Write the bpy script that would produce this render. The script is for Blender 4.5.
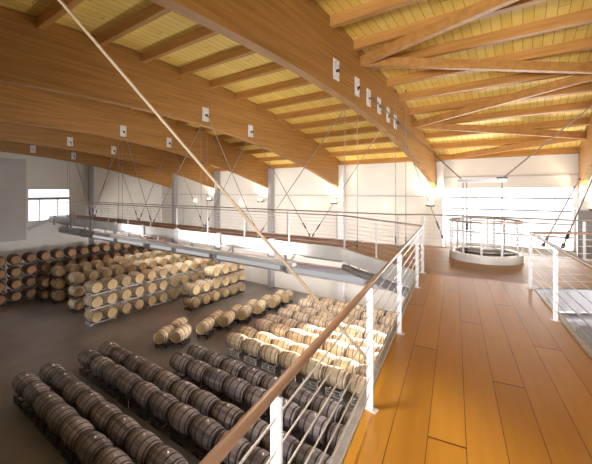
import bpy, bmesh, math, random
from mathutils import Vector, Matrix
random.seed(7)
for o in list(bpy.data.objects):
    bpy.data.objects.remove(o)
SC = bpy.context.scene
COL = SC.collection
# ---------------------------------------------------------------- camera
EYE = 7.3
cam_d = bpy.data.cameras.new('camera'); cam = bpy.data.objects.new('camera', cam_d); COL.objects.link(cam)
cam_d.sensor_width = 36.0; cam_d.lens = 327.0 / 592 * 36
cam_d.shift_y = -(232 - 191) / 592
cam_d.clip_start = 0.05; cam_d.clip_end = 300
cam.location = (0, 0, EYE); cam.rotation_euler = (math.radians(90), 0, math.radians(34.71))
SC.camera = cam
# ---------------------------------------------------------------- world, sun, area lights, exposure
W = bpy.data.worlds.new('sky'); SC.world = W; W.use_nodes = True
bg = W.node_tree.nodes['Background']; bg.inputs[0].default_value = (0.86, 0.93, 1.0, 1); bg.inputs[1].default_value = 1.0

def light(kind, name, loc, energy, color, rot=None, **kw):
    d = bpy.data.lights.new(name, kind); o = bpy.data.objects.new(name, d); COL.objects.link(o)
    d.energy = energy; d.color = color; o.location = loc
    if rot: o.rotation_euler = rot
    for k, v in kw.items(): setattr(d, k, v)
    return o
def aim(o, target):
    o.rotation_euler = (Vector(target) - o.location).to_track_quat('-Z', 'Y').to_euler()
ENDX_L = -30.2
sun = light('SUN', 'sun', (6, 32, 20), 55.0, (1.0, 0.93, 0.80), angle=0.01)
sun.rotation_euler = Vector((-5.45, -6.8, -8.7 * 0.56)).to_track_quat('-Z', 'Y').to_euler()
# added fills from right, back and left; daylight from the tall far window
side = light('AREA', 'added_side_fill', (13.4, 8.0, 2.9), 1150, (1.0, 0.98, 0.97), shape='RECTANGLE', size=9, size_y=4.6)  # added fill from the right, the wall behind it has no glazing
aim(side, (-9, 13.0, 0.8)); side.data.spread = math.radians(62)
back = light('AREA', 'added_back_fill', (1.8, -8.6, 6.2), 720, (1.0, 0.97, 0.92), shape='RECTANGLE', size=8, size_y=2.6)  # added fill behind the viewer for ceiling and posts, no window there
aim(back, (0.2, 10, 8.6)); back.data.spread = math.radians(72)
left = light('AREA', 'added_left_fill', (ENDX_L + .6, 1.5, 2.6), 150, (1.0, 0.97, 0.94), shape='RECTANGLE', size=4, size_y=3.4)  # added fill for the near sides of the stacks, no door modelled
aim(left, (-20, 8.5, 1.0)); left.data.spread = math.radians(80)
for ux_, ul_, ue_ in ((-12.2, 3.0, 110), (-8.2, 2.8, 110), (-18.0, 2.4, 50), (6.3, 2.6, 150)):
    light('AREA', 'added_ceiling_uplight', (ux_, 9.42, 4.79), ue_, (1.0, 0.96, 0.88), rot=(math.radians(180), 0, 0), shape='RECTANGLE', size=ul_, size_y=.14)  # upward fill added to brighten the roof boards
pool = light('SPOT', 'ceiling_downlight', (-2.1, 1.7, 9.6), 600, (1.0, 0.90, 0.72), spot_size=math.radians(46), spot_blend=.5, shadow_soft_size=.35)
aim(pool, (-1.3, 1.9, 5.37))
strip = light('AREA', 'service_tube_lamps', (-15.5, 11.2, 4.45), 1250, (1.0, 0.95, 0.90), shape='RECTANGLE', size=19, size_y=.2)
strip.rotation_euler = (math.radians(90 + 22), 0, 0)
fwin = light('AREA', 'daylight_far_window', (-0.78, 19.8, 6.05), 950, (1.0, 0.97, 0.93), shape='RECTANGLE', size=5.3, size_y=2.8)
aim(fwin, (-0.78, 8, 6.3))
SC.view_settings.view_transform = 'Standard'; SC.view_settings.look = 'None'
SC.view_settings.exposure = -0.1; SC.view_settings.gamma = 1.0
SC.view_settings.use_curve_mapping = False

# ---------------------------------------------------------------- materials
def N(nt, t, **kw):
    n = nt.nodes.new(t)
    for k, v in kw.items():
        if k.startswith('i_'): n.inputs[int(k[2:])].default_value = v
        else: setattr(n, k, v)
    return n
def srgb(r, g, b):
    f = lambda c: (c / 255 / 12.92) if c / 255 <= 0.04045 else ((c / 255 + 0.055) / 1.055) ** 2.4
    return (f(r), f(g), f(b), 1)
def base_mat(name, rough=0.5, metal=0.0):
    m = bpy.data.materials.new(name); m.use_nodes = True
    b = m.node_tree.nodes['Principled BSDF']
    b.inputs['Roughness'].default_value = rough; b.inputs['Metallic'].default_value = metal
    return m, m.node_tree, b
def noise_mat(name, c1, c2, scale=(1, 1, 1), nscale=5, rough=0.5, metal=0.0, detail=4, vary=0.0, bump=0.0):
    m, nt, b = base_mat(name, rough, metal); L = nt.links.new
    tc = N(nt, 'ShaderNodeTexCoord'); mp = N(nt, 'ShaderNodeMapping'); mp.inputs['Scale'].default_value = scale
    L(tc.outputs['Object'], mp.inputs['Vector'])
    nz = N(nt, 'ShaderNodeTexNoise'); nz.inputs['Scale'].default_value = nscale; nz.inputs['Detail'].default_value = detail
    L(mp.outputs[0], nz.inputs['Vector'])
    cr = N(nt, 'ShaderNodeValToRGB'); cr.color_ramp.elements[0].position = 0.3; cr.color_ramp.elements[1].position = 0.7
    cr.color_ramp.elements[0].color = c1; cr.color_ramp.elements[1].color = c2
    L(nz.outputs[0], cr.inputs[0]); out = cr.outputs[0]
    if vary:
        oi = N(nt, 'ShaderNodeObjectInfo'); mr = N(nt, 'ShaderNodeMapRange')
        mr.inputs[3].default_value = 1 - vary; mr.inputs[4].default_value = 1 + vary
        L(oi.outputs['Random'], mr.inputs[0])
        mx = N(nt, 'ShaderNodeMix', data_type='RGBA', blend_type='MULTIPLY'); mx.inputs[0].default_value = 1
        L(out, mx.inputs[6]); L(mr.outputs[0], mx.inputs[7]); out = mx.outputs[2]
    L(out, b.inputs['Base Color'])
    if bump:
        bp = N(nt, 'ShaderNodeBump'); bp.inputs['Strength'].default_value = bump; bp.inputs['Distance'].default_value = 0.02
        L(nz.outputs[0], bp.inputs['Height']); L(bp.outputs[0], b.inputs['Normal'])
    return m
def board_mat(name, c1, c2, width, seam, axis=0, rough=0.4, length=3.0, grain=2.0, seamw=0.03):
    """boards side by side along one object axis, each with its own tone, dark seams between them"""
    m, nt, b = base_mat(name, rough); L = nt.links.new
    tc = N(nt, 'ShaderNodeTexCoord'); sp = N(nt, 'ShaderNodeSeparateXYZ'); L(tc.outputs['Object'], sp.inputs[0])
    a, c = sp.outputs[axis], sp.outputs[1 - axis]
    M = lambda op, x, y=None: _math(nt, op, x, y)
    q = M('DIVIDE', a, width); fl = M('FLOOR', q); fr = M('FRACT', q)
    off = M('MULTIPLY', M('FRACT', M('MULTIPLY', fl, 0.37)), length)
    q2 = M('DIVIDE', M('ADD', c, off), length); fl2 = M('FLOOR', q2); fr2 = M('FRACT', q2)
    cb = N(nt, 'ShaderNodeCombineXYZ'); L(fl, cb.inputs[0]); L(fl2, cb.inputs[1])
    wn = N(nt, 'ShaderNodeTexWhiteNoise', noise_dimensions='2D'); L(cb.outputs[0], wn.inputs['Vector'])
    mp = N(nt, 'ShaderNodeMapping'); s = [grain, grain, grain]; s[axis] = grain * 14; mp.inputs['Scale'].default_value = s
    L(tc.outputs['Object'], mp.inputs['Vector'])
    nz = N(nt, 'ShaderNodeTexNoise'); nz.inputs['Scale'].default_value = 1.2; nz.inputs['Detail'].default_value = 5; L(mp.outputs[0], nz.inputs['Vector'])
    t = M('ADD', M('MULTIPLY', wn.outputs[0], 0.45), M('MULTIPLY', nz.outputs[0], 0.55))
    cr = N(nt, 'ShaderNodeValToRGB'); cr.color_ramp.elements[0].position = 0.2; cr.color_ramp.elements[1].position = 0.8
    cr.color_ramp.elements[0].color = c1; cr.color_ramp.elements[1].color = c2; L(t, cr.inputs[0])
    e1 = M('LESS_THAN', fr, seamw); e2 = M('LESS_THAN', fr2, 0.004); e = M('MAXIMUM', e1, e2)
    mx = N(nt, 'ShaderNodeMix', data_type='RGBA'); L(e, mx.inputs[0]); L(cr.outputs[0], mx.inputs[6]); mx.inputs[7].default_value = seam
    L(mx.outputs[2], b.inputs['Base Color'])
    return m
def _math(nt, op, x, y=None):
    n = N(nt, 'ShaderNodeMath', operation=op)
    for i, v in enumerate((x, y)):
        if v is None: continue
        if isinstance(v, (int, float)): n.inputs[i].default_value = v
        else: nt.links.new(v, n.inputs[i])
    return n.outputs[0]
def stave_mat(name, c1, c2, vary=0.2, rough=0.75):
    """oak staves running along the barrel's length (object X)"""
    m, nt, b = base_mat(name, rough); L = nt.links.new
    tc = N(nt, 'ShaderNodeTexCoord'); sp = N(nt, 'ShaderNodeSeparateXYZ'); L(tc.outputs['Object'], sp.inputs[0])
    ang = _math(nt, 'ARCTAN2', _math(nt, 'SUBTRACT', sp.outputs[2], 0.33), sp.outputs[1])
    q = _math(nt, 'MULTIPLY', ang, 24 / (2 * math.pi)); fl = _math(nt, 'FLOOR', q); fr = _math(nt, 'FRACT', q)
    oi = N(nt, 'ShaderNodeObjectInfo')
    cb = N(nt, 'ShaderNodeCombineXYZ'); L(fl, cb.inputs[0]); L(oi.outputs['Random'], cb.inputs[1])
    wn = N(nt, 'ShaderNodeTexWhiteNoise', noise_dimensions='2D'); L(cb.outputs[0], wn.inputs['Vector'])
    mp = N(nt, 'ShaderNodeMapping'); mp.inputs['Scale'].default_value = (2, 5, 5); L(tc.outputs['Object'], mp.inputs['Vector'])
    nz = N(nt, 'ShaderNodeTexNoise', noise_dimensions='4D'); nz.inputs['Scale'].default_value = 1.4; L(mp.outputs[0], nz.inputs['Vector'])
    L(_math(nt, 'MULTIPLY', oi.outputs['Random'], 50.0), nz.inputs['W'])
    t = _math(nt, 'ADD', _math(nt, 'MULTIPLY', wn.outputs[0], 0.4), _math(nt, 'MULTIPLY', nz.outputs[0], 0.6))
    cr = N(nt, 'ShaderNodeValToRGB'); cr.color_ramp.elements[0].position = 0.25; cr.color_ramp.elements[1].position = 0.75
    cr.color_ramp.elements[0].color = c1; cr.color_ramp.elements[1].color = c2; L(t, cr.inputs[0])
    mr = N(nt, 'ShaderNodeMapRange'); mr.inputs[3].default_value = 1 - vary; mr.inputs[4].default_value = 1 + vary
    L(oi.outputs['Random'], mr.inputs[0])
    e = _math(nt, 'MULTIPLY', mr.outputs[0], _math(nt, 'SUBTRACT', 1.0, _math(nt, 'MULTIPLY', _math(nt, 'LESS_THAN', fr, 0.07), 0.45)))
    mx = N(nt, 'ShaderNodeMix', data_type='RGBA', blend_type='MULTIPLY'); mx.inputs[0].default_value = 1
    L(cr.outputs[0], mx.inputs[6]); L(e, mx.inputs[7]); L(mx.outputs[2], b.inputs['Base Color'])
    return m
def emit_mat(name, col, strength, through=0.0):
    m = bpy.data.materials.new(name); m.use_nodes = True; nt = m.node_tree; nt.nodes.clear()
    o = N(nt, 'ShaderNodeOutputMaterial'); e = N(nt, 'ShaderNodeEmission'); e.inputs[0].default_value = col; e.inputs[1].default_value = strength
    if through:
        t = N(nt, 'ShaderNodeBsdfTransparent'); t.inputs[0].default_value = (through,) * 3 + (1,)
        a = N(nt, 'ShaderNodeAddShader'); nt.links.new(e.outputs[0], a.inputs[0]); nt.links.new(t.outputs[0], a.inputs[1]); nt.links.new(a.outputs[0], o.inputs[0])
    else: nt.links.new(e.outputs[0], o.inputs[0])
    return m
M = {}
M['concrete'] = noise_mat('polished concrete', srgb(118, 111, 110), srgb(148, 141, 140), (1, 1, 1), 0.5, 0.42, detail=6)
M['plaster'] = noise_mat('white plaster', srgb(224, 219, 212), srgb(232, 228, 222), (1, 1, 1), 0.7, 0.8)
M['grey_panel'] = noise_mat('grey panel', srgb(150, 148, 150), srgb(160, 157, 158), (1, 1, 1), 1, 0.6)
M['grey_wall'] = noise_mat('grey plaster', srgb(190, 184, 182), srgb(200, 194, 191), (1, 1, 1), 0.6, 0.8)
M['glulam'] = noise_mat('laminated timber', srgb(142, 98, 46), srgb(174, 126, 64), (2, 0.25, 9), 2.2, 0.5, detail=6)
M['dark_absorber'] = noise_mat('bounce absorbing dark wall', srgb(58, 46, 38), srgb(78, 62, 52), (6, 6, .4), 2.2, 0.6)  # dark finish given to unseen walls to cut bounce light
M['purlin'] = noise_mat('purlin timber', srgb(160, 112, 54), srgb(186, 136, 74), (0.4, 4, 6), 2.0, 0.55, vary=0.08)
M['brace'] = noise_mat('brace timber', srgb(160, 112, 54), srgb(186, 136, 74), (3, 3, 3), 2.0, 0.55)
M['roof_board'] = board_mat('roof boarding', srgb(232, 198, 96), srgb(246, 220, 128), 0.22, srgb(170, 128, 60), 0, 0.6, 5.0, 1.0, 0.06)
M['deck'] = board_mat('walkway boards', srgb(196, 136, 44), srgb(216, 156, 58), 0.27, srgb(104, 64, 28), 0, 0.34, 4.2, 1.0, 0.022)
M['landing'] = board_mat('landing boards', srgb(168, 124, 74), srgb(190, 146, 94), 0.2, srgb(110, 76, 44), 1, 0.45, 3.6, 1.0, 0.03)
M['catboards'] = board_mat('catwalk boards', srgb(150, 96, 72), srgb(172, 116, 90), 0.2, srgb(90, 60, 44), 1, 0.45, 3.6, 1.0, 0.03)
M['white_steel'] = noise_mat('white painted steel', srgb(216, 214, 216), srgb(228, 226, 226), (1, 1, 1), 2, 0.4)
M['post_steel'] = noise_mat('pale steel', srgb(222, 222, 230), srgb(236, 236, 240), (1, 1, 1), 2, 0.35, 0.0)
M['galv'] = noise_mat('galvanised steel', srgb(150, 148, 154), srgb(182, 180, 186), (0.5, 3, 3), 2, 0.38, 0.15)
M['dark_steel'] = noise_mat('dark steel', srgb(70, 68, 70), srgb(92, 90, 92), (1, 1, 1), 4, 0.45, 0.5)
M['rod'] = noise_mat('rod steel', srgb(138, 126, 112), srgb(166, 152, 136), (1, 1, 1), 3, 0.4, 0.4)
M['rod_tan'] = noise_mat('tan rod', srgb(166, 146, 122), srgb(184, 164, 140), (1, 1, 1), 3, 0.45, 0.1)
M['wire'] = noise_mat('wire steel', srgb(186, 180, 178), srgb(204, 198, 196), (1, 1, 1), 3, 0.35, 0.3)
M['handrail'] = noise_mat('brown handrail', srgb(132, 100, 80), srgb(160, 126, 104), (2, 0.4, 2), 3, 0.38)
M['handrail_thin'] = noise_mat('grey brown rail', srgb(150, 130, 116), srgb(168, 148, 132), (1, 1, 1), 3, 0.4, 0.2)
M['plate'] = noise_mat('plate steel', srgb(196, 192, 190), srgb(216, 212, 210), (1, 1, 1), 5, 0.4, 0.2)
M['rack'] = noise_mat('rack steel', srgb(70, 66, 66), srgb(104, 98, 96), (1, 1, 1), 4, 0.45, 0.4)
M['rack_light'] = noise_mat('galvanised rack', srgb(180, 178, 178), srgb(206, 204, 202), (1, 1, 1), 4, 0.4, 0.1)
M['hoop'] = noise_mat('hoop steel', srgb(120, 112, 106), srgb(150, 142, 136), (1, 1, 1), 6, 0.5, 0.5)
M['hoop_dark'] = noise_mat('dark hoop steel', srgb(64, 58, 56), srgb(88, 82, 80), (1, 1, 1), 6, 0.5, 0.4)
M['bung'] = noise_mat('silicone bung', srgb(220, 216, 212), srgb(236, 232, 228), (1, 1, 1), 6, 0.5)
M['oak_dark'] = stave_mat('weathered oak', srgb(118, 108, 110), srgb(178, 168, 168), 0.28)
M['oak_pale'] = stave_mat('pale oak', srgb(206, 180, 142), srgb(230, 210, 178), 0.12)
M['oak_mid'] = stave_mat('mid oak', srgb(200, 174, 146), srgb(226, 206, 180), 0.14)
M['head_pale'] = noise_mat('pale oak head', srgb(172, 144, 100), srgb(202, 176, 132), (1, 8, 1), 2.5, 0.7, vary=0.18)
M['head_dark'] = noise_mat('weathered oak head', srgb(90, 66, 56), srgb(132, 100, 82), (1, 8, 1), 2.5, 0.7, vary=0.25)
M['head_red'] = noise_mat('wine tinted oak head', srgb(130, 94, 62), srgb(170, 132, 88), (1, 8, 1), 2.5, 0.7, vary=0.25)
M['oak_red'] = stave_mat('wine tinted oak', srgb(96, 66, 52), srgb(140, 104, 84), 0.25)
M['pane'] = emit_mat('bright daylight pane', (1.0, 0.98, 0.95, 1), 0.9, 0.9)
M['pane_far'] = emit_mat('daylight pane', (0.94, 0.98, 1.0, 1), 1.2, 0.5)
M['lamp'] = emit_mat('lamp glow', (1.0, 0.86, 0.62, 1), 6.0)
M['tube_lamp'] = emit_mat('tube lamp diffuser', (1.0, 0.98, 0.97, 1), 0.55)

# ---------------------------------------------------------------- mesh helpers
def obj(name, bm, mat=None, parent=None, loc=None, smooth=False, mats=None):
    me = bpy.data.meshes.new(name); bmesh.ops.recalc_face_normals(bm, faces=bm.faces); bm.to_mesh(me); bm.free()
    for m in (mats or [mat]): me.materials.append(M[m])
    if smooth:
        for p in me.polygons: p.use_smooth = True
    o = bpy.data.objects.new(name, me); COL.objects.link(o)
    if parent: o.parent = parent
    if loc: o.location = loc
    return o
def inst(name, me, parent=None, loc=None, rot=None):
    o = bpy.data.objects.new(name, me); COL.objects.link(o)
    if parent: o.parent = parent
    if loc is not None: o.location = loc
    if rot is not None: o.rotation_euler = rot
    return o
def tag(o, label=None, cat=None, group=None, kind=None):
    if label: o['label'] = label
    if cat: o['category'] = cat
    if group: o['group'] = group
    if kind: o['kind'] = kind
    return o
def empty(name, loc=(0, 0, 0), rz=0, label=None, cat=None, group=None, kind=None):
    o = bpy.data.objects.new(name, None); COL.objects.link(o); o.location = loc; o.rotation_euler = (0, 0, rz)
    o.empty_display_size = 0.1
    return tag(o, label, cat, group, kind)
def box(bm, x0, y0, z0, x1, y1, z1, mat=0):
    vs = [bm.verts.new(p) for p in ((x0, y0, z0), (x1, y0, z0), (x1, y1, z0), (x0, y1, z0), (x0, y0, z1), (x1, y0, z1), (x1, y1, z1), (x0, y1, z1))]
    for f in ((0, 1, 2, 3), (4, 5, 6, 7), (0, 1, 5, 4), (1, 2, 6, 5), (2, 3, 7, 6), (3, 0, 4, 7)):
        bm.faces.new([vs[i] for i in f]).material_index = mat
    return bm
def frame_of(d):
    d = d.normalized(); up = Vector((0, 0, 1)) if abs(d.z) < 0.95 else Vector((0, 1, 0))
    s = d.cross(up).normalized(); return s, s.cross(d).normalized()
def tube(bm, p, q, r, n=8, r2=None):
    p, q = Vector(p), Vector(q); s, u = frame_of(q - p); r2 = r if r2 is None else r2; rings = []
    for c, rr in ((p, r), (q, r2)):
        rings.append([bm.verts.new(c + s * math.cos(2 * math.pi * k / n) * rr + u * math.sin(2 * math.pi * k / n) * rr) for k in range(n)])
    for k in range(n): bm.faces.new((rings[0][k], rings[0][(k + 1) % n], rings[1][(k + 1) % n], rings[1][k]))
    bm.faces.new(rings[0][::-1]); bm.faces.new(rings[1]); return bm
def path_tube(bm, pts, r, n=8):
    """one continuous mitred tube along a polyline"""
    pts = [Vector(p) for p in pts]; rings = []
    for i, c in enumerate(pts):
        if i == 0: d = pts[1] - c; k = 1
        elif i == len(pts) - 1: d = c - pts[i - 1]; k = 1
        else:
            a, b_ = (c - pts[i - 1]).normalized(), (pts[i + 1] - c).normalized(); d = a + b_
        s, u = frame_of(d)
        rings.append([bm.verts.new(c + s * math.cos(2 * math.pi * j / n) * r + u * math.sin(2 * math.pi * j / n) * r) for j in range(n)])
    for a, b_ in zip(rings, rings[1:]):
        for j in range(n): bm.faces.new((a[j], a[(j + 1) % n], b_[(j + 1) % n], b_[j]))
    bm.faces.new(rings[0][::-1]); bm.faces.new(rings[-1]); return bm
def bar(bm, p, q, w, h):
    """rectangular bar from p to q, w across and h upright"""
    p, q = Vector(p), Vector(q); s, u = frame_of(q - p); rings = []
    for c in (p, q): rings.append([bm.verts.new(c + s * a * w / 2 + u * b_ * h / 2) for a, b_ in ((-1, -1), (1, -1), (1, 1), (-1, 1))])
    for k in range(4): bm.faces.new((rings[0][k], rings[0][(k + 1) % 4], rings[1][(k + 1) % 4], rings[1][k]))
    bm.faces.new(rings[0][::-1]); bm.faces.new(rings[1]); return bm
def prism(bm, poly, z0, z1):
    a = [bm.verts.new((x, y, z0)) for x, y in poly]; b_ = [bm.verts.new((x, y, z1)) for x, y in poly]; n = len(poly)
    bm.faces.new(a[::-1]); bm.faces.new(b_)
    for k in range(n): bm.faces.new((a[k], a[(k + 1) % n], b_[(k + 1) % n], b_[k]))
    return bm
B = bmesh.new
ORD = 'first second third fourth fifth sixth seventh eighth ninth tenth eleventh twelfth thirteenth fourteenth fifteenth sixteenth seventeenth eighteenth nineteenth twentieth'.split()

# ---------------------------------------------------------------- roof curves (arched hall, ridge runs along X)
def roof_low(y): return EYE + 4.1 - 0.0118 * (y - 5.2) ** 2           # underside of purlins
def beam_low(y): return EYE + 2.62 - 0.0112 * (y - 4.6) ** 2
FAR = 19.6; ENDX = -30.2; RX = 14.0; BACK = -9.0
# ================================================================ SETTING
o = obj('floor', box(B(), ENDX - .3, BACK, -0.2, RX, FAR + .3, 0), 'concrete'); tag(o, kind='structure')
WX0, WX1, WZ0, WZ1 = -3.55, 1.98, 4.5, 7.52
b = B(); box(b, ENDX - .3, FAR, 0, WX0, FAR + .3, 9.35); box(b, WX1, FAR, 0, RX, FAR + .3, 9.35)
box(b, WX0, FAR, 0, WX1, FAR + .3, WZ0); box(b, WX0, FAR, WZ1, WX1, FAR + .3, 9.35)
tag(obj('wall_far', b, 'plaster'), kind='structure')
EY0, EY1, EZ0, EZ1 = 8.6, 11.38, 5.06, 7.5
b = B(); box(b, ENDX - .3, BACK, 0, ENDX, EY0, 12.2); box(b, ENDX - .3, EY1, 0, ENDX, FAR, 12.2)
box(b, ENDX - .3, EY0, 0, ENDX, EY1, EZ0); box(b, ENDX - .3, EY0, EZ1, ENDX, EY1, 12.2)
tag(obj('wall_left', b, 'plaster'), kind='structure')
tag(obj('trim_1', box(B(), ENDX, BACK, 3.75, ENDX + .45, 8.4, 9.6), 'grey_wall'), kind='structure')   # boxed-out upper wall on the end wall
tag(obj('wall_back', box(B(), ENDX, BACK - .3, 0, RX, BACK, 11), 'dark_absorber'), kind='structure')
tag(obj('wall_right', box(B(), RX, BACK, 0, RX + .3, FAR, 11.6), 'dark_absorber'), kind='structure')
tag(obj('trim_2', box(B(), 2.02, FAR - .5, 0, 7.5, FAR, 6.45), 'grey_panel'), kind='structure')         # lower grey wall face in the next bay
tag(obj('trim_3', box(B(), 2.0, FAR - .55, 6.45, 7.5, FAR, 6.53), 'white_steel'), kind='structure')
tag(obj('trim_4', box(B(), ENDX, FAR - .05, 6.95, WX0 - .1, FAR, 7.02), 'grey_wall'), kind='structure')   # rail along the far wall
tag(obj('trim_5', box(B(), WX0 - .1, FAR - .05, 8.02, WX1 + .1, FAR, 8.1), 'grey_wall'), kind='structure')
b = B(); nY = 40; rows = []
for i in range(nY + 1):
    y = BACK + (FAR + .3 - BACK) * i / nY
    rows.append([b.verts.new((x, y, roof_low(y) + dz)) for x, dz in ((ENDX - .3, .28), (RX, .28), (RX, .44), (ENDX - .3, .44))])
for r0, r1 in zip(rows, rows[1:]):
    for k in range(4): b.faces.new((r0[k], r0[(k + 1) % 4], r1[(k + 1) % 4], r1[k]))
b.faces.new(rows[0]); b.faces.new(rows[-1])
tag(obj('ceiling', b, 'roof_board', smooth=False), kind='structure')
# far window: frame, rails, mullion and glowing glazing
w = empty('window_1', (0, 0, 0), kind='structure')
b = B(); box(b, WX0, FAR + .02, WZ0, WX1, FAR + .05, WZ1); obj('window_pane', b, 'pane', w)
b = B()
box(b, WX0, FAR - .02, WZ1 - .07, WX1, FAR + .12, WZ1); box(b, WX0, FAR - .02, WZ0, WX0 + .07, FAR + .12, WZ1); box(b, WX1 - .07, FAR - .02, WZ0, WX1, FAR + .12, WZ1)
box(b, WX0, FAR - .02, WZ0, WX1, FAR + .12, WZ0 + .07); obj('window_frame', b, 'white_steel', w)
for z in (5.15, 5.75, 6.35, 6.95): obj('glazing_bar', box(B(), WX0 + .07, FAR - .005, z - .035, WX1 - .07, FAR + .06, z + .035), 'grey_panel', w)
obj('mullion', box(B(), 1.25, FAR - .005, WZ0 + .07, 1.28, FAR + .06, WZ1 - .07), 'white_steel', w)
w = empty('window_2', (0, 0, 0), kind='structure')
obj('window_pane', box(B(), ENDX - .1, EY0, EZ0, ENDX - .07, EY1, EZ1), 'pane_far', w)
b = B(); box(b, ENDX - .15, EY0, EZ1 - .08, ENDX + .02, EY1, EZ1); box(b, ENDX - .15, EY0, EZ0, ENDX + .02, EY0 + .06, EZ1); box(b, ENDX - .15, EY1 - .06, EZ0, ENDX + .02, EY1, EZ1)
obj('window_frame', b, 'white_steel', w)
obj('transom', box(B(), ENDX - .15, EY0 + .06, 6.62, ENDX + .04, EY1 - .06, 6.82), 'grey_panel', w)
for y in (9.3, 10.5): obj('mullion', box(B(), ENDX - .15, y, EZ0, ENDX + .02, y + .06, 6.62), 'white_steel', w)
# columns on the far wall, one on the end wall
for i, x in enumerate((2.28, -3.72, -9.74, -15.74, -21.74, -27.74)):
    b = B(); box(b, x - .17, FAR - .42, 0, x + .17, FAR, 9.0 if i else 6.9 + 1.3)
    c = obj('column', b, 'white_steel' if i < 3 else 'grey_panel'); tag(c, kind='structure')
tag(obj('column', box(B(), ENDX, 12.75, 0, ENDX + .95, 13.28, 10.4), 'white_steel'), kind='structure')

# ================================================================ ARCHED BEAMS
BX = [-4.02, -10.02, -16.02, -22.02, -28.02]
beam_names = ['broad arched timber beam overhead, the one nearest the walkway', 'arched timber beam, second from the walkway, crossing the upper left',
              'arched timber beam, third from the walkway, with two white plates', 'arched timber beam, fourth from the walkway, low under the third',
              'dark arched timber beam against the left end wall', 'arched timber beam at the right edge beside the bright window']
def make_beam(x, label, plates, face):
    r = empty('arched_beam', (x, FAR - .1, beam_low(FAR - .1)), label=label, cat='beam', group='arched timber roof beams', kind='thing')
    ox, oy, oz = r.location; b = B(); prof = []
    ys = [BACK + .05 + (FAR - .1 - BACK - .05) * i / 48 for i in range(49)]
    lo = [(y, beam_low(y)) for y in ys]; hi = [(y, roof_low(y) + .26) for y in ys]
    ring = []
    for (y, z0), (_, z1) in zip(lo, hi):
        ring.append([b.verts.new((dx, y - oy, z - oz)) for dx, z in ((-.12, z0), (.12, z0), (.12, z1), (-.12, z1))])
    for a, c in zip(ring, ring[1:]):
        for k in range(4): b.faces.new((a[k], a[(k + 1) % 4], c[(k + 1) % 4], c[k]))
    b.faces.new(ring[0]); b.faces.new(ring[-1])
    obj('timber_body', b, 'glulam', r)
    for y, z in plates:
        sx = .12 * face
        b = B(); box(b, min(sx, sx + .015 * face), y - oy - .15, z - oz - .26, max(sx, sx + .015 * face), y - oy + .15, z - oz + .26)
        p = obj('hanger_plate', b, 'white_steel', r)
        for dz in (-.18, .18):
            for dy in (-.08, .08):
                obj('bolt', tube(B(), (sx + .01 * face, y - oy + dy, z - oz + dz), (sx + .04 * face, y - oy + dy, z - oz + dz), .018, 6), 'plate', p)
        obj('clevis', box(B(), min(sx, sx + .09 * face), y - oy - .025, z - oz - .06, max(sx, sx + .09 * face), y - oy + .025, z - oz + .0), 'dark_steel', p)
    return r
A_PL = [(7.42, 10.38), (8.7, 10.28), (9.55, 10.17), (10.45, 10.11), (11.33, 9.98), (12.1, 9.87)]
PL = [(8.25, 10.2), (10.75, 9.95)]
for i, x in enumerate(BX): make_beam(x, beam_names[i], A_PL if i == 0 else PL, 1)
make_beam(2.22, beam_names[5], [(9.2, 10.1), (10.7, 10.0)], -1)
# purlins between the beams
edges = [8.2, 2.22] + BX
bay = ['the bay right of the window', 'the bay above the walkway', 'the bay left of the walkway', 'the second bay left of the walkway', 'the third bay left of the walkway', 'the fourth bay left of the walkway']
bayn = len(edges) - 1
PY = [19.4 - 1.36 * k for k in range(15)]
for j in range(bayn):
    x1, x0 = edges[j] - .12, edges[j + 1] + .12
    for k, y in enumerate(PY):
        if j >= 3 and k > 10: continue
        if j == 0 and k > 5: continue
        z = roof_low(y)
        b = B(); box(b, -(x1 - x0) / 2, -.07, 0, (x1 - x0) / 2, .07, .275)
        p = obj('purlin', b, 'purlin', loc=((x0 + x1) / 2, y, z)); p.rotation_euler = (math.atan(-0.0236 * (y - 5.2)), 0, 0)
        tag(p, 'tan roof purlin, %s from the far wall in %s' % (ORD[k], bay[j]), 'purlin', 'timber roof purlins', 'thing')
# zigzag bracing timbers under the purlins in the bay over the walkway
ZA = [(-3.9, 3.5), (-3.9, 9.0), (-3.9, 14.75), (-3.9, 19.0)]
ZZ = [(2.1, 7.0), (2.1, 12.4), (2.1, 17.4)]
zig = [(ZA[1], ZZ[0], 'from the first plates outward, nearest the viewer'), (ZA[1], ZZ[1], 'second, almost level across the bay'),
       (ZA[2], ZZ[1], 'third, rising steeply to the right'), (ZA[2], ZZ[2], 'fourth, falling gently to the right'), (ZA[3], ZZ[2], 'last, beside the far wall')]
for (ax, ay), (zx, zy), w_ in zig:
    b = B(); p = Vector((ax + .02, ay, roof_low(ay) - .13)); q = Vector((zx - .02, zy, roof_low(zy) - .13)); c = (p + q) / 2
    bar(b, p - c, q - c, .16, .26)
    tag(obj('brace_timber', b, 'brace', loc=c), 'diagonal brace timber under the purlins: ' + w_, 'brace', 'zigzag brace timbers', 'thing')

# ================================================================ DECKS
DZ = 5.37
# --- walkway: boards run along its own length, skewed to the hall
SK = math.atan2(.154, .988)
wk = empty('walkway', (-0.895, 8.0, DZ), SK, 'orange brown timber plank walkway leading from the viewer to the round railing', 'walkway', kind='thing')
obj('deck_boards', box(B(), -1.06, -11.2, -.06, 1.06, .14, .004), 'deck', wk)
for s in (-1, 1):
    b = B(); x = s * 1.06; box(b, min(x, x + s * .09), -11.2, -.34, max(x, x + s * .09), 0, .015); obj('edge_channel', b, 'galv', wk)
obj('under_beam', box(B(), -.25, -11.2, -.5, .25, -.1, -.06), 'galv', wk)
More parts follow.
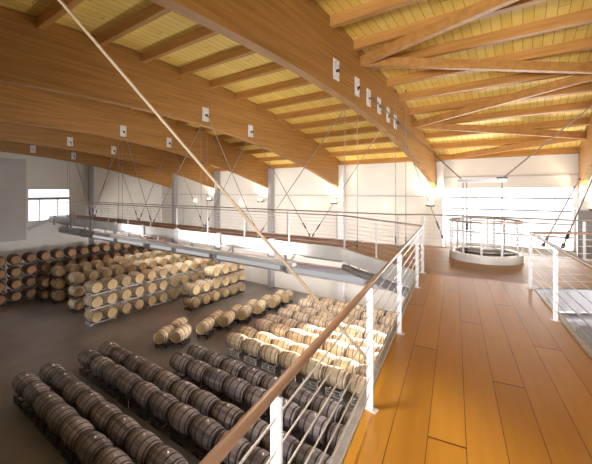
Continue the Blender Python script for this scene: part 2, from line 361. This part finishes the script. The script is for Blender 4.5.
# --- landing round the ring, with chamfered corners
ld = empty('landing_deck', (-0.8, 10.5, DZ), 0, 'pale timber landing around the round railing at the walkway end', 'landing', kind='thing')
LP = [(-4.9, 9.9), (-1.97, 8.06), (.18, 7.97), (3.1, 9.9), (8.0, 9.95), (8.0, 12.15), (-2.9, 12.15), (-3.6, 11.55), (-4.9, 11.55)]
LL = [(x + .8, y - 10.5) for x, y in LP]
obj('deck_boards', prism(B(), LL, -.06, 0), 'landing', ld)
for a, c in ((0, 1), (2, 3), (3, 4), (5, 6), (6, 7), (7, 8)):
    p, q = Vector(LL[a] + (-.2,)), Vector(LL[c] + (-.2,)); d = (q - p).normalized(); nrm = Vector((d.y, -d.x, 0)) * .045
    obj('edge_channel', bar(B(), p + nrm, q + nrm, .09, .43), 'dark_steel' if a in (2, 3) else 'white_steel', ld)
for sx in (-1, 1):
    x0 = -1.97 if sx < 0 else .18; x1 = -4.9 if sx < 0 else 3.1
    p = Vector((x0 + .8, 8.06 - 10.5, -.62)); q = Vector((x1 + .8, 9.9 - 10.5, -.62))
    b = B(); tube(b, p, q, .12, 10); obj('edge_tube', b, 'galv', ld, smooth=True)
    for k in range(6):
        t = (k + .5) / 6; c = p.lerp(q, t); obj('strut', bar(B(), c, c + Vector((0, 0, .45)), .06, .06), 'galv', ld)
obj('added_light_trough', box(B(), 5.7, -1.2, -.72, 8.5, -.96, -.59), 'white_steel', ld)  # trough and arms invented to house the upward fill
for x in (5.9, 7.0, 8.2): obj('added_trough_arm', bar(B(), (x, -1.0, -.66), (x, -.62, -.38), .05, .05), 'galv', ld)
# --- catwalk along the hall
cw = empty('catwalk', (-16.6, 10.75, DZ), 0, 'long suspended catwalk with white edge and brown boards across the hall', 'catwalk', kind='thing')
CX0, CX1 = ENDX + .05 + 16.6, -4.95 + 16.6
obj('deck_boards', box(B(), CX0, -.75, -.06, CX1, .8, 0), 'catboards', cw)
for s in (-1, 1):
    y = -.75 if s < 0 else .8
    obj('edge_channel', box(B(), CX0, min(y, y + s * .09), -.42, CX1, max(y, y + s * .09), .03), 'white_steel', cw)
    obj('flange', box(B(), CX0, min(y, y + s * .16), -.46, CX1, max(y, y + s * .16), -.42), 'galv', cw)
obj('added_light_trough', box(B(), -2.8, -1.45, -.72, 10.0, -1.21, -.59), 'white_steel', cw)  # invented housing for the added ceiling fill, with its arms
for x in (-2.5, .5, 3.5, 6.5, 9.7): obj('added_trough_arm', bar(B(), (x, -1.22, -.66), (x, -.84, -.40), .05, .05), 'galv', cw)
for k in range(8):
    x = CX0 + 1.2 + k * 3.0
    obj('bracket', box(B(), x - .12, -.93, -.62, x + .12, -.84, .1), 'galv', cw)
    obj('cross_beam', box(B(), x - .06, -.75, -.4, x + .06, .8, -.06), 'galv', cw)
    obj('drop_strut', box(B(), x - .05, -.05, -.9, x + .05, .05, -.4), 'galv', cw)
# --- big services tube under the catwalk with lamp strips
TZ, TR, TY = 4.22, .26, 10.8
tb = empty('service_tube', (-16.6, TY, TZ), 0, 'thick grey round steel tube running beneath the catwalk', 'tube', kind='thing')
X0, X1 = ENDX + .1 + 16.6, 8.0 + 16.6
obj('pipe', tube(B(), (X0, 0, 0), (X1, 0, 0), TR, 24), 'galv', tb, smooth=True)
for x in (-26.2, -24.4, -21.2, -17.6, -15.15, -12.1, -7.75, -4.2, -1.0, 2.2):
    obj('collar', tube(B(), (x + 16.6 - .16, 0, 0), (x + 16.6 + .16, 0, 0), TR + .03, 24), 'grey_panel', tb, smooth=True)
for x0, x1 in ((-24.2, -21.5), (-20.9, -18.1), (-17.3, -15.4), (-14.9, -12.4), (-11.8, -8.1), (-7.4, -4.5)):
    b = B(); y0 = -math.sqrt(TR * TR - .02)
    box(b, x0 + 16.6, -TR - .05, -.10, x1 + 16.6, -TR + .06, .06)
    obj('lamp_strip', b, 'tube_lamp', tb)
for k in range(8):
    x = CX0 + 1.2 + k * 3.0
    obj('saddle', box(B(), x - .07, -.06, TR, x + .07, .06, .27), 'galv', tb)
# bent white end strut at the far left of the catwalk
b = B(); bar(b, (0, 0, 0), (-.9, -1.25, -.75), .12, .2)
obj('end_strut', b, 'white_steel', cw, (ENDX + 1.0 + 16.6, 9.85 - 10.75, -.15))

# ================================================================ RAILINGS
def railing(label, path, posts, nw=7, hr=.028, mat='handrail', wr=.006, top=1.1, pw=(.06, .014)):
    """path: list of (x, y) along the deck edge; posts: list of (x, y, angle)"""
    ox, oy = path[0]
    r = empty('cable_railing', (ox, oy, DZ), 0, label, 'railing', kind='thing')
    P = [Vector((x - ox, y - oy, 0)) for x, y in path]
    up = lambda h: [p + Vector((0, 0, h)) for p in P]
    obj('handrail', path_tube(B(), up(top), hr, 12), mat, r, smooth=True)
    for x, y, a in posts:
        b = B(); box(b, -pw[0] / 2, -pw[1] / 2, -.3, pw[0] / 2, pw[1] / 2, top - hr)
        p = obj('post', b, 'post_steel', r, (x - ox, y - oy, 0)); p.rotation_euler = (0, 0, a)
        obj('post_foot', box(B(), -.07, -.035, -.02, .07, .035, .012), 'post_steel', p)
    for k in range(nw):
        obj('wire', path_tube(B(), up(.1 + (top - .1) * (k + .35) / nw * .97), wr, 6), 'wire', r, smooth=True)
    return r
def along(p, q, n, ends=True):
    a = math.atan2(q[1] - p[1], q[0] - p[0])
    return [(p[0] + (q[0] - p[0]) * t, p[1] + (q[1] - p[1]) * t, a) for t in ((k / n) if ends else ((k + .5) / n) for k in range(n + 1 if ends else n))]
ux, uy = .1559, -1.0                                           # along the walkway towards the viewer, per metre of -Y
L0 = (-1.93, 8.02); LE = (L0[0] + ux * 10.6, L0[1] - 10.6)
lx = lambda y: L0[0] + ux * (L0[1] - y)
railing('cable railing with brown handrail along the left side of the walkway', [LE, L0],
        [(lx(y), y, -SK) for y in (-.7, 1.08, 2.75, 4.45, 6.75)] + [(L0[0], L0[1], -SK)], hr=.023)
R0 = (.13, 7.95); RE = (R0[0] + ux * 10.6, R0[1] - 10.6)
rx = lambda y: R0[0] + ux * (R0[1] - y)
railing('cable railing along the right side of the walkway turning off at the landing', [RE, R0, (3.1, 9.85), (7.9, 9.9)],
        [(rx(y), y, -SK) for y in (.6, 2.5, 4.35, 6.19)] + [(R0[0], R0[1], -SK)] + along(R0, (3.1, 9.85), 2)[1:] + along((3.1, 9.85), (7.9, 9.9), 3)[1:], hr=.024)
railing('cable railing on the near edge of the catwalk', [(ENDX + .1, 9.97), (-4.9, 9.93), (-1.99, 8.1)],
        along((ENDX + .1, 9.97), (-4.9, 9.93), 11) + along((-4.9, 9.93), (-1.99, 8.1), 2)[1:2], hr=.024, mat='handrail_thin')
railing('cable railing on the far edge of catwalk and landing, before the wall', [(ENDX + .1, 11.5), (-3.6, 11.5), (-2.9, 12.1), (7.9, 12.1)],
        along((ENDX + .1, 11.5), (-3.6, 11.5), 11) + along((-2.9, 12.1), (7.9, 12.1), 5), hr=.024, mat='handrail_thin')
# --- round railing
RC = (-.89, 10.8); RR = .9
rg = empty('round_railing', RC + (DZ,), 0, 'round cable railing with grey base drum on the landing', 'railing', kind='thing')
def ring(r0, r1, z0, z1, n=48):
    b = B(); vs = []
    for k in range(n):
        a = 2 * math.pi * k / n; c, s = math.cos(a), math.sin(a)
        vs.append([b.verts.new((c * r, s * r, z)) for r, z in ((r0, z0), (r1, z0), (r1, z1), (r0, z1))])
    for k in range(n):
        p, q = vs[k], vs[(k + 1) % n]
        for j in range(4): b.faces.new((p[j], p[(j + 1) % 4], q[(j + 1) % 4], q[j]))
    return b
obj('base_drum', ring(RR - .14, RR + .02, 0, .2), 'white_steel', rg, smooth=False)
obj('drum_floor', tube(B(), (0, 0, 0.0), (0, 0, .05), RR - .14, 40), 'dark_steel', rg)
obj('handrail', ring(RR - .03, RR + .03, 1.06, 1.11), 'handrail_thin', rg)
for k in range(12):
    a = 2 * math.pi * k / 12
    p = obj('post', box(B(), -.012, -.025, .2, .012, .025, 1.06), 'post_steel', rg, (RR * math.cos(a), RR * math.sin(a), 0)); p.rotation_euler = (0, 0, a)
for k in range(7): obj('wire', ring(RR - .006, RR + .006, .3 + k * .108, .312 + k * .108), 'wire', rg)
# frame hung over the ring: cross bar, drop rods, all slung between the beams
hg = empty('hoist_frame', (-.96, 10.8, 7.6), 0, 'hanging steel cross bar with three thin drop rods over the round railing', 'hoist', kind='thing')
obj('cross_bar', bar(B(), (-.62, 0, 0), (.62, 0, 0), .1, .1), 'galv', hg)
obj('end_disc', tube(B(), (.49, 0, .05), (.49, 0, .09), .13, 16), 'dark_steel', hg)
for x in (-.49, -.39, .49):
    d = obj('drop_rod', tube(B(), (x, 0, -.05), (x, 0, -2.03), .014, 8), 'rod', hg)
    obj('turnbuckle', tube(B(), (x, 0, -1.45), (x, 0, -1.25), .035, 8), 'dark_steel', d)
    obj('foot_clamp', tube(B(), (x, 0, -2.13), (x, 0, -1.98), .05, 8), 'dark_steel', d)

# ================================================================ HANGER RODS
def rod(p, q, label, r=.014, cat='rod', group='suspension rods of the catwalk', tb_=True, mat='rod'):
    p, q = Vector(p), Vector(q)
    e = obj('hanger_rod', tube(B(), p - q, (0, 0, 0), r, 8), mat, loc=q); tag(e, label, cat, group, 'thing')
    if tb_:
        d = (p - q).normalized(); L = (p - q).length
        obj('turnbuckle', tube(B(), d * .35, d * .62, r * 2.2, 8), 'dark_steel', e)
        obj('fork_end', tube(B(), d * 0, d * .12, r * 2.4, 8), 'dark_steel', e)
        obj('fork_end', tube(B(), d * (L - .12), d * L, r * 2.0, 8), 'dark_steel', e)
    return e
bn = ['the first beam', 'the second beam', 'the third beam', 'the fourth beam', 'the end beam']
rod((-4.02, .85, beam_low(.85) + .05), (-1.27, 3.4, DZ - .02), 'long thick tan tie rod crossing the upper left down to the walkway edge', .016, group='long tie rods', tb_=False, mat='rod_tan')
near = [(-8.7, 9.98), (-16.2, 9.98), (-23.2, 9.98)]
far = [(-7.3, 11.56), (-14.0, 11.56), (-20.4, 11.56), (-26.4, 11.56)]
XF = [x + .21 for x in BX]
for i, (x, y) in enumerate(near):
    rod((XF[i + 1], PL[0][0], PL[0][1]), (x, y, DZ + .06), 'thin slanting rod from the near plate of %s to the catwalk near edge' % bn[i + 1])
    a = (XF[i], A_PL[1][0], A_PL[1][1]) if i == 0 else (XF[i], PL[0][0], PL[0][1])
    rod(a, (x - .12, y, DZ + .06), 'thin rod slanting left from %s down to the catwalk near edge' % bn[i])
for i, (x, y) in enumerate(far):
    rod((XF[i + 1], PL[1][0], PL[1][1]), (x, y, DZ + .06), 'thin slanting rod from the far plate of %s to the catwalk far edge' % bn[i + 1])
    a = (XF[i], A_PL[4][0], A_PL[4][1]) if i == 0 else (XF[i], PL[1][0], PL[1][1])
    rod(a, (x + .12, y, DZ + .06), 'thin rod slanting left from %s down to the catwalk far edge' % bn[i])
rod((XF[0], A_PL[5][0], A_PL[5][1]), (-2.25, 12.14, DZ + .3), 'thin rod from the last plate of the first beam to the landing behind')
rod((2.1, FAR - .4, 7.85), (.5, 12.18, DZ + .3), 'dark rod from the right column top down to the landing far edge', .02)
rod((2.05, 9.2, 10.1), (.95, 12.16, DZ + .3), 'dark rod from the right edge beam down to the landing far edge', .02)
rod((2.05, 10.7, 10.0), (-.45, 10.8, 7.66), 'oblique rod from hoist cross bar up to the right edge beam', .018, tb_=False)
rod((XF[0], 9.55, 10.17), (-1.5, 10.8, 7.66), 'dark oblique rod from the cross bar up to the first beam', .016, tb_=False, mat='dark_steel')
vr = [(-4.9, 9.96, 'first'), (-4.45, 9.96, 'second'), (-3.72, 11.6, 'third'), (-3.4, 11.75, 'fourth')]
for x, y, w_ in vr:
    rod((x, y, roof_low(y)), (x, y, DZ - .3), 'thin vertical rod dropping to the landing corner, %s of four' % w_, .011)
for x, w_ in ((-12.25, 'between the second and third beams'), (-19.7, 'between the third and fourth beams'), (-26.9, 'near the end wall')):
    for dx, s_ in ((0, 'left'), (.42, 'right')):
        rod((x + dx, 9.96, roof_low(9.96)), (x + dx, 9.96, DZ - .3), 'thin vertical rod at the catwalk %s, %s of a pair' % (w_, s_), .011)

# ================================================================ LAMPS
for i, (x, w_) in enumerate(((2.6, 'right of the window'), (-4.2, 'left of the window'), (-10.2, 'second left of the window'), (-16.6, 'third left of the window'), (-22.5, 'fourth left of the window'))):
    s = empty('wall_sconce', (x, FAR - .42, 6.5), 0, 'warm uplight wall sconce on a far wall column, ' + w_, 'wall lamp', 'uplight wall sconces')
    obj('mount_arm', box(B(), -.03, .05, -.03, .03, .42, .03), 'dark_steel', s)
    obj('reflector_dish', tube(B(), (0, -.05, -.06), (0, -.05, .02), .2, 20, .26), 'dark_steel', s)
    obj('glass_cup', tube(B(), (0, -.05, .04), (0, -.05, .22), .12, 16, .15), 'lamp', s)
    light('SPOT', 'sconce_light', (x, FAR - 1.0, 6.85), 260, (1.0, 0.80, 0.50), rot=(math.radians(180 - 38), 0, 0), spot_size=math.radians(110), spot_blend=.8, shadow_soft_size=.12)
for x, w_ in ((-6.84, 'nearest the window'), (-12.73, 'second from the window'), (-19.0, 'third from the window'), (-24.85, 'fourth from the window')):
    s = empty('globe_lamp', (x, FAR, 6.42), 0, 'small round white globe lamp on the far wall, ' + w_, 'wall lamp', 'round globe wall lamps')
    obj('back_plate', tube(B(), (0, 0, 0), (0, -.04, 0), .12, 16), 'plate', s)
    b = B(); bmesh.ops.create_uvsphere(b, u_segments=14, v_segments=10, radius=.12, matrix=Matrix.Translation((0, -.13, 0)))
    obj('globe', b, 'lamp', s, smooth=True)

# ================================================================ BARRELS AND RACKS
BR, BH, BL = .33, .275, .95                                    # bilge radius, head radius, length; barrel lies along X, its bottom at z = 0
def rad(x): return BH + (BR - BH) * (1 - (2 * x / BL) ** 2)
def lathe_x(prof, n=24, close=False):
    b = B(); rings = []
    for x, r in prof: rings.append([b.verts.new((x, r * math.cos(2 * math.pi * k / n), BR + r * math.sin(2 * math.pi * k / n))) for k in range(n)])
    for a, c in zip(rings, rings[1:] + ([rings[0]] if close else [])):
        for k in range(n): b.faces.new((a[k], a[(k + 1) % n], c[(k + 1) % n], c[k]))
    return b
def mesh_of(bm, *mats, smooth=True):
    me = bpy.data.meshes.new('barrel_part'); bmesh.ops.recalc_face_normals(bm, faces=bm.faces); bm.to_mesh(me); bm.free()
    for m in mats: me.materials.append(M[m])
    for p in me.polygons: p.use_smooth = smooth
    return me
xs = [-BL / 2 + BL * i / 12 for i in range(13)]
stave_prof = [(x, rad(x)) for x in xs] + [(BL / 2, BH - .025), (BL / 2 - .05, BH - .025), (-BL / 2 + .05, BH - .025), (-BL / 2, BH - .025)]
HX = (-.46, -.36, -.15, .15, .36, .46)
def hoop_bm(x0, w_=.04, g=.005):
    a, c = x0 - w_ / 2, x0 + w_ / 2; a, c = max(a, -BL / 2), min(c, BL / 2)
    return lathe_x([(a, rad(a) - .004), (a, rad(a) + g), (c, rad(c) + g), (c, rad(c) - .004)], close=True)
def head_bm(s):
    b = B(); x = s * (BL / 2 - .035); r = BH - .02; n = 24
    vs = [b.verts.new((x, r * math.cos(2 * math.pi * k / n), BR + r * math.sin(2 * math.pi * k / n))) for k in range(n)]
    vt = [b.verts.new((x - s * .02, v.co.y, v.co.z)) for v in vs]
    b.faces.new(vs); b.faces.new(vt[::-1])
    for k in range(n): b.faces.new((vs[k], vs[(k + 1) % n], vt[(k + 1) % n], vt[k]))
    return b
KIND = {'dark': ('oak_dark', 'head_dark', 'hoop_dark'), 'pale': ('oak_pale', 'head_pale', 'hoop'), 'mid': ('oak_mid', 'head_pale', 'hoop'), 'red': ('oak_red', 'head_red', 'hoop_dark')}
CACHE = {}
for k, (s_, h_, hp) in KIND.items():
    far_bm = lathe_x(stave_prof, close=True)
    for hx in HX:
        a = hoop_bm(hx); me_ = bpy.data.meshes.new('t'); 
        for f in a.faces: f.material_index = 1
        a.to_mesh(me_); a.free(); far_bm.from_mesh(me_)
    CACHE[k] = dict(far=mesh_of(far_bm, s_, hp), staves=mesh_of(lathe_x(stave_prof, close=True), s_), heads=[mesh_of(head_bm(s), h_, smooth=False) for s in (-1, 1)],
                    hoops=[mesh_of(hoop_bm(x), hp) for x in HX],
                    bung=mesh_of(tube(B(), (.02, 0, 2 * BR - .01), (.02, 0, 2 * BR + .025), .03, 10), 'bung'))
BAR = {}; RACK = {}
def barrel(key, kind, loc, label, group, rz=0, full=True, roll=0):
    c = CACHE[kind]
    e = empty('wine_barrel', loc, rz, label, 'barrel', group, 'thing')
    BAR[key] = e
    inst('staves', c['staves' if full else 'far'], e)
    for h in c['heads']: inst('head', h, e)
    for i, h in enumerate(c['hoops']):
        if full: inst('hoop', h, e)
    if full: inst('bung', c['bung'], e)
    return e
# rack for two barrels side by side (barrels along X, side by side along Y), barrels sit .13 above its foot
RB = .13; RF = .24
def rack_meshes(mat, pitch, h):
    Ly = pitch + .56; out = {}; g = h - RB
    b = B(); box(b, -.02, -Ly / 2, g + .04, .02, Ly / 2, g + .1); out['rail'] = mesh_of(b, mat, smooth=False)
    b = B()
    box(b, -.34, -.02, 0, .34, .02, .04); box(b, -.34, -.02, g + .1, .34, .02, g + .135)
    if g: box(b, -.34, -.02, .1, .34, .02, .14)
    for x in (-.32, 0, .32): box(b, x - .02, -.015, .04, x + .02, .015, g + .1)
    out['end_frame'] = mesh_of(b, mat, smooth=False)
    out['L'] = Ly; return out
RK = {}
def rack(key_, loc, label, group, mat='rack', pitch=.8, rz=0, h=RB):
    key = (mat, pitch, h)
    if key not in RK: RK[key] = rack_meshes(mat, pitch, h)
    m = RK[key]; e = RACK[key_] = empty('barrel_rack', loc, rz, label, 'rack', group, 'thing')
    for x in (-.24, .24): inst('rail', m['rail'], e, (x, 0, 0))
    for s in (-1, 1): inst('end_frame', m['end_frame'], e, (0, s * (m['L'] / 2 - .02), 0))
    return e
SKIP = {('pair', 6, 8, 1), ('stack', 'S1', 0, 4), ('stack', 'S1', 0, 7), ('stack', 'SW', 0, 0), ('stack', 'SW', 0, 10), ('stack', 'SW', 1, 0), ('stack', 'SW', 2, 0), ('stack', 'SW', 3, 0)}
# --- double rows on the floor, barrels end to end along X
PAIRS = [(4.01, 4.79, -14.15, 8, 'dark', 'the nearest double row', 'rack'), (6.08, 6.86, -14.2, 11, 'dark', 'the second double row', 'rack'),
         (8.0, 8.78, -10.9, 9, 'dark', 'the third double row', 'rack'), (10.55, 11.33, -10.5, 9, 'pale', 'the fourth double row', 'rack_light'),
         (12.45, 13.23, -10.5, 9, 'mid', 'the fifth double row', 'rack_light'), (14.33, 15.11, -10.5, 9, 'mid', 'the sixth double row', 'rack_light'),
         (16.3, 17.08, -10.5, 9, 'mid', 'the wall-side double row', 'rack_light')]
LOOK = {'dark': 'weathered grey-brown barrel', 'pale': 'pale oak barrel', 'mid': 'light tan barrel', 'red': 'wine-tinted dark barrel'}
PITCH = 1.0
for pi, (y0, y1, xs_, n, kind, nm, rm) in enumerate(PAIRS):
    for i in range(n):
        x = xs_ + i * PITCH
        if ('rack', pi, i) not in SKIP:
            rack(('rack', pi, i), (x, (y0 + y1) / 2, 0), 'steel barrel rack, %s from the left end of %s' % (ORD[i], nm), 'racks of the double rows', rm, y1 - y0, h=RF)
        for j, (y, fb) in enumerate(((y0, 'front'), (y1, 'back'))):
            if ('pair', pi, i, j) in SKIP: continue
            barrel(('pair', pi, i, j), kind, (x + random.uniform(-.02, .02), y, RF), '%s, %s from the left, %s line of %s' % (LOOK[kind], ORD[i], fb, nm),
                   'barrels of ' + nm, random.choice((0, math.pi)) + random.uniform(-.03, .03), full=(pi < 5))
# --- racked stacks, heads facing +X
TP = 2 * BR + RB
def stack(key, headx, y0, n, tiers, kind, nm, starts=None, pitch=.8, rm='rack'):
    for t in range(tiers):
        first = (starts or [0] * tiers)[t]
        for i in range(first, n):
            y = y0 + i * pitch; z = t * TP
            if ('stack', key, t, i) not in SKIP:
                tn = ('bottom', 'second', 'third', 'top')[t] if tiers == 4 else (('bottom', 'middle', 'top')[t] if tiers == 3 else ('bottom', 'top')[t])
                barrel(('stack', key, t, i), kind, (headx - BL / 2 + random.uniform(-.015, .015), y, z + RB), '%s, %s along, %s tier of %s' % (LOOK[kind], ORD[i], tn, nm),
                       'barrels of ' + nm, random.uniform(-.02, .02), full=False)
            if (i - first) % 2 == 0:
                two = i + 1 < n
                if ('srack', key, t, i) not in SKIP:
                    tn = ('bottom', 'second', 'third', 'top', )[t] if tiers == 4 else (('bottom', 'middle', 'top')[t] if tiers == 3 else ('bottom', 'top')[t])
                    rack(('srack', key, t, i), (headx - BL / 2, y + (pitch / 2 if two else 0), z), 'steel rack, %s along under the %s tier of %s' % (ORD[(i - first) // 2], tn, nm),
                         'racks of the stacks', rm, pitch if two else 0.0)
stack('S3', -18.95, 8.45, 11, 3, 'pale', 'the stack facing the aisle', rm='rack_light')
stack('S4', -16.35, 12.95, 6, 3, 'pale', 'the short stepped stack', [0, 0, 2], rm='rack')
stack('S2', -21.85, 8.75, 11, 3, 'pale', 'the second tall stack from the aisle')
stack('S1', -24.6, 8.75, 11, 3, 'pale', 'the third tall stack from the aisle')
stack('S0', -25.9, 8.4, 3, 2, 'red', 'the low dark stack')
stack('SW', -26.9, 3.9, 18, 4, 'red', 'the stack along the end wall')
# --- loose line of racked barrels standing askew on the floor, heads to the viewer
LINE = [(-13.75, 8.75), (-13.2, 9.25), (-12.95, 10.5), (-12.75, 11.75), (-12.6, 12.95), (-12.5, 14.1), (-12.4, 15.35), (-12.3, 16.55)]
RZ = math.radians(90 + 20)
for i, (x, y) in enumerate(LINE):
    d = Vector((math.cos(RZ), math.sin(RZ), 0))
    c = Vector((x, y, 0)) + d * (BL / 2)
    for j in range(2):
        if j == 1 and i in (1, 7): continue
        p = c + d * (1.02 * j)
        rack(('lrack', i, j), p, 'small steel rack under the %s barrel %s of the slanted line' % ('front' if j == 0 else 'rear', ORD[i]), 'racks of the slanted line', 'rack', 0.0, RZ, h=.2)
        barrel(('line', i, j), 'pale', (p.x, p.y, .2), 'pale oak barrel, %s along, %s, in the slanted floor line' % (ORD[i], 'front' if j == 0 else 'rear'),
               'barrels of the slanted line', RZ + math.pi, full=True)
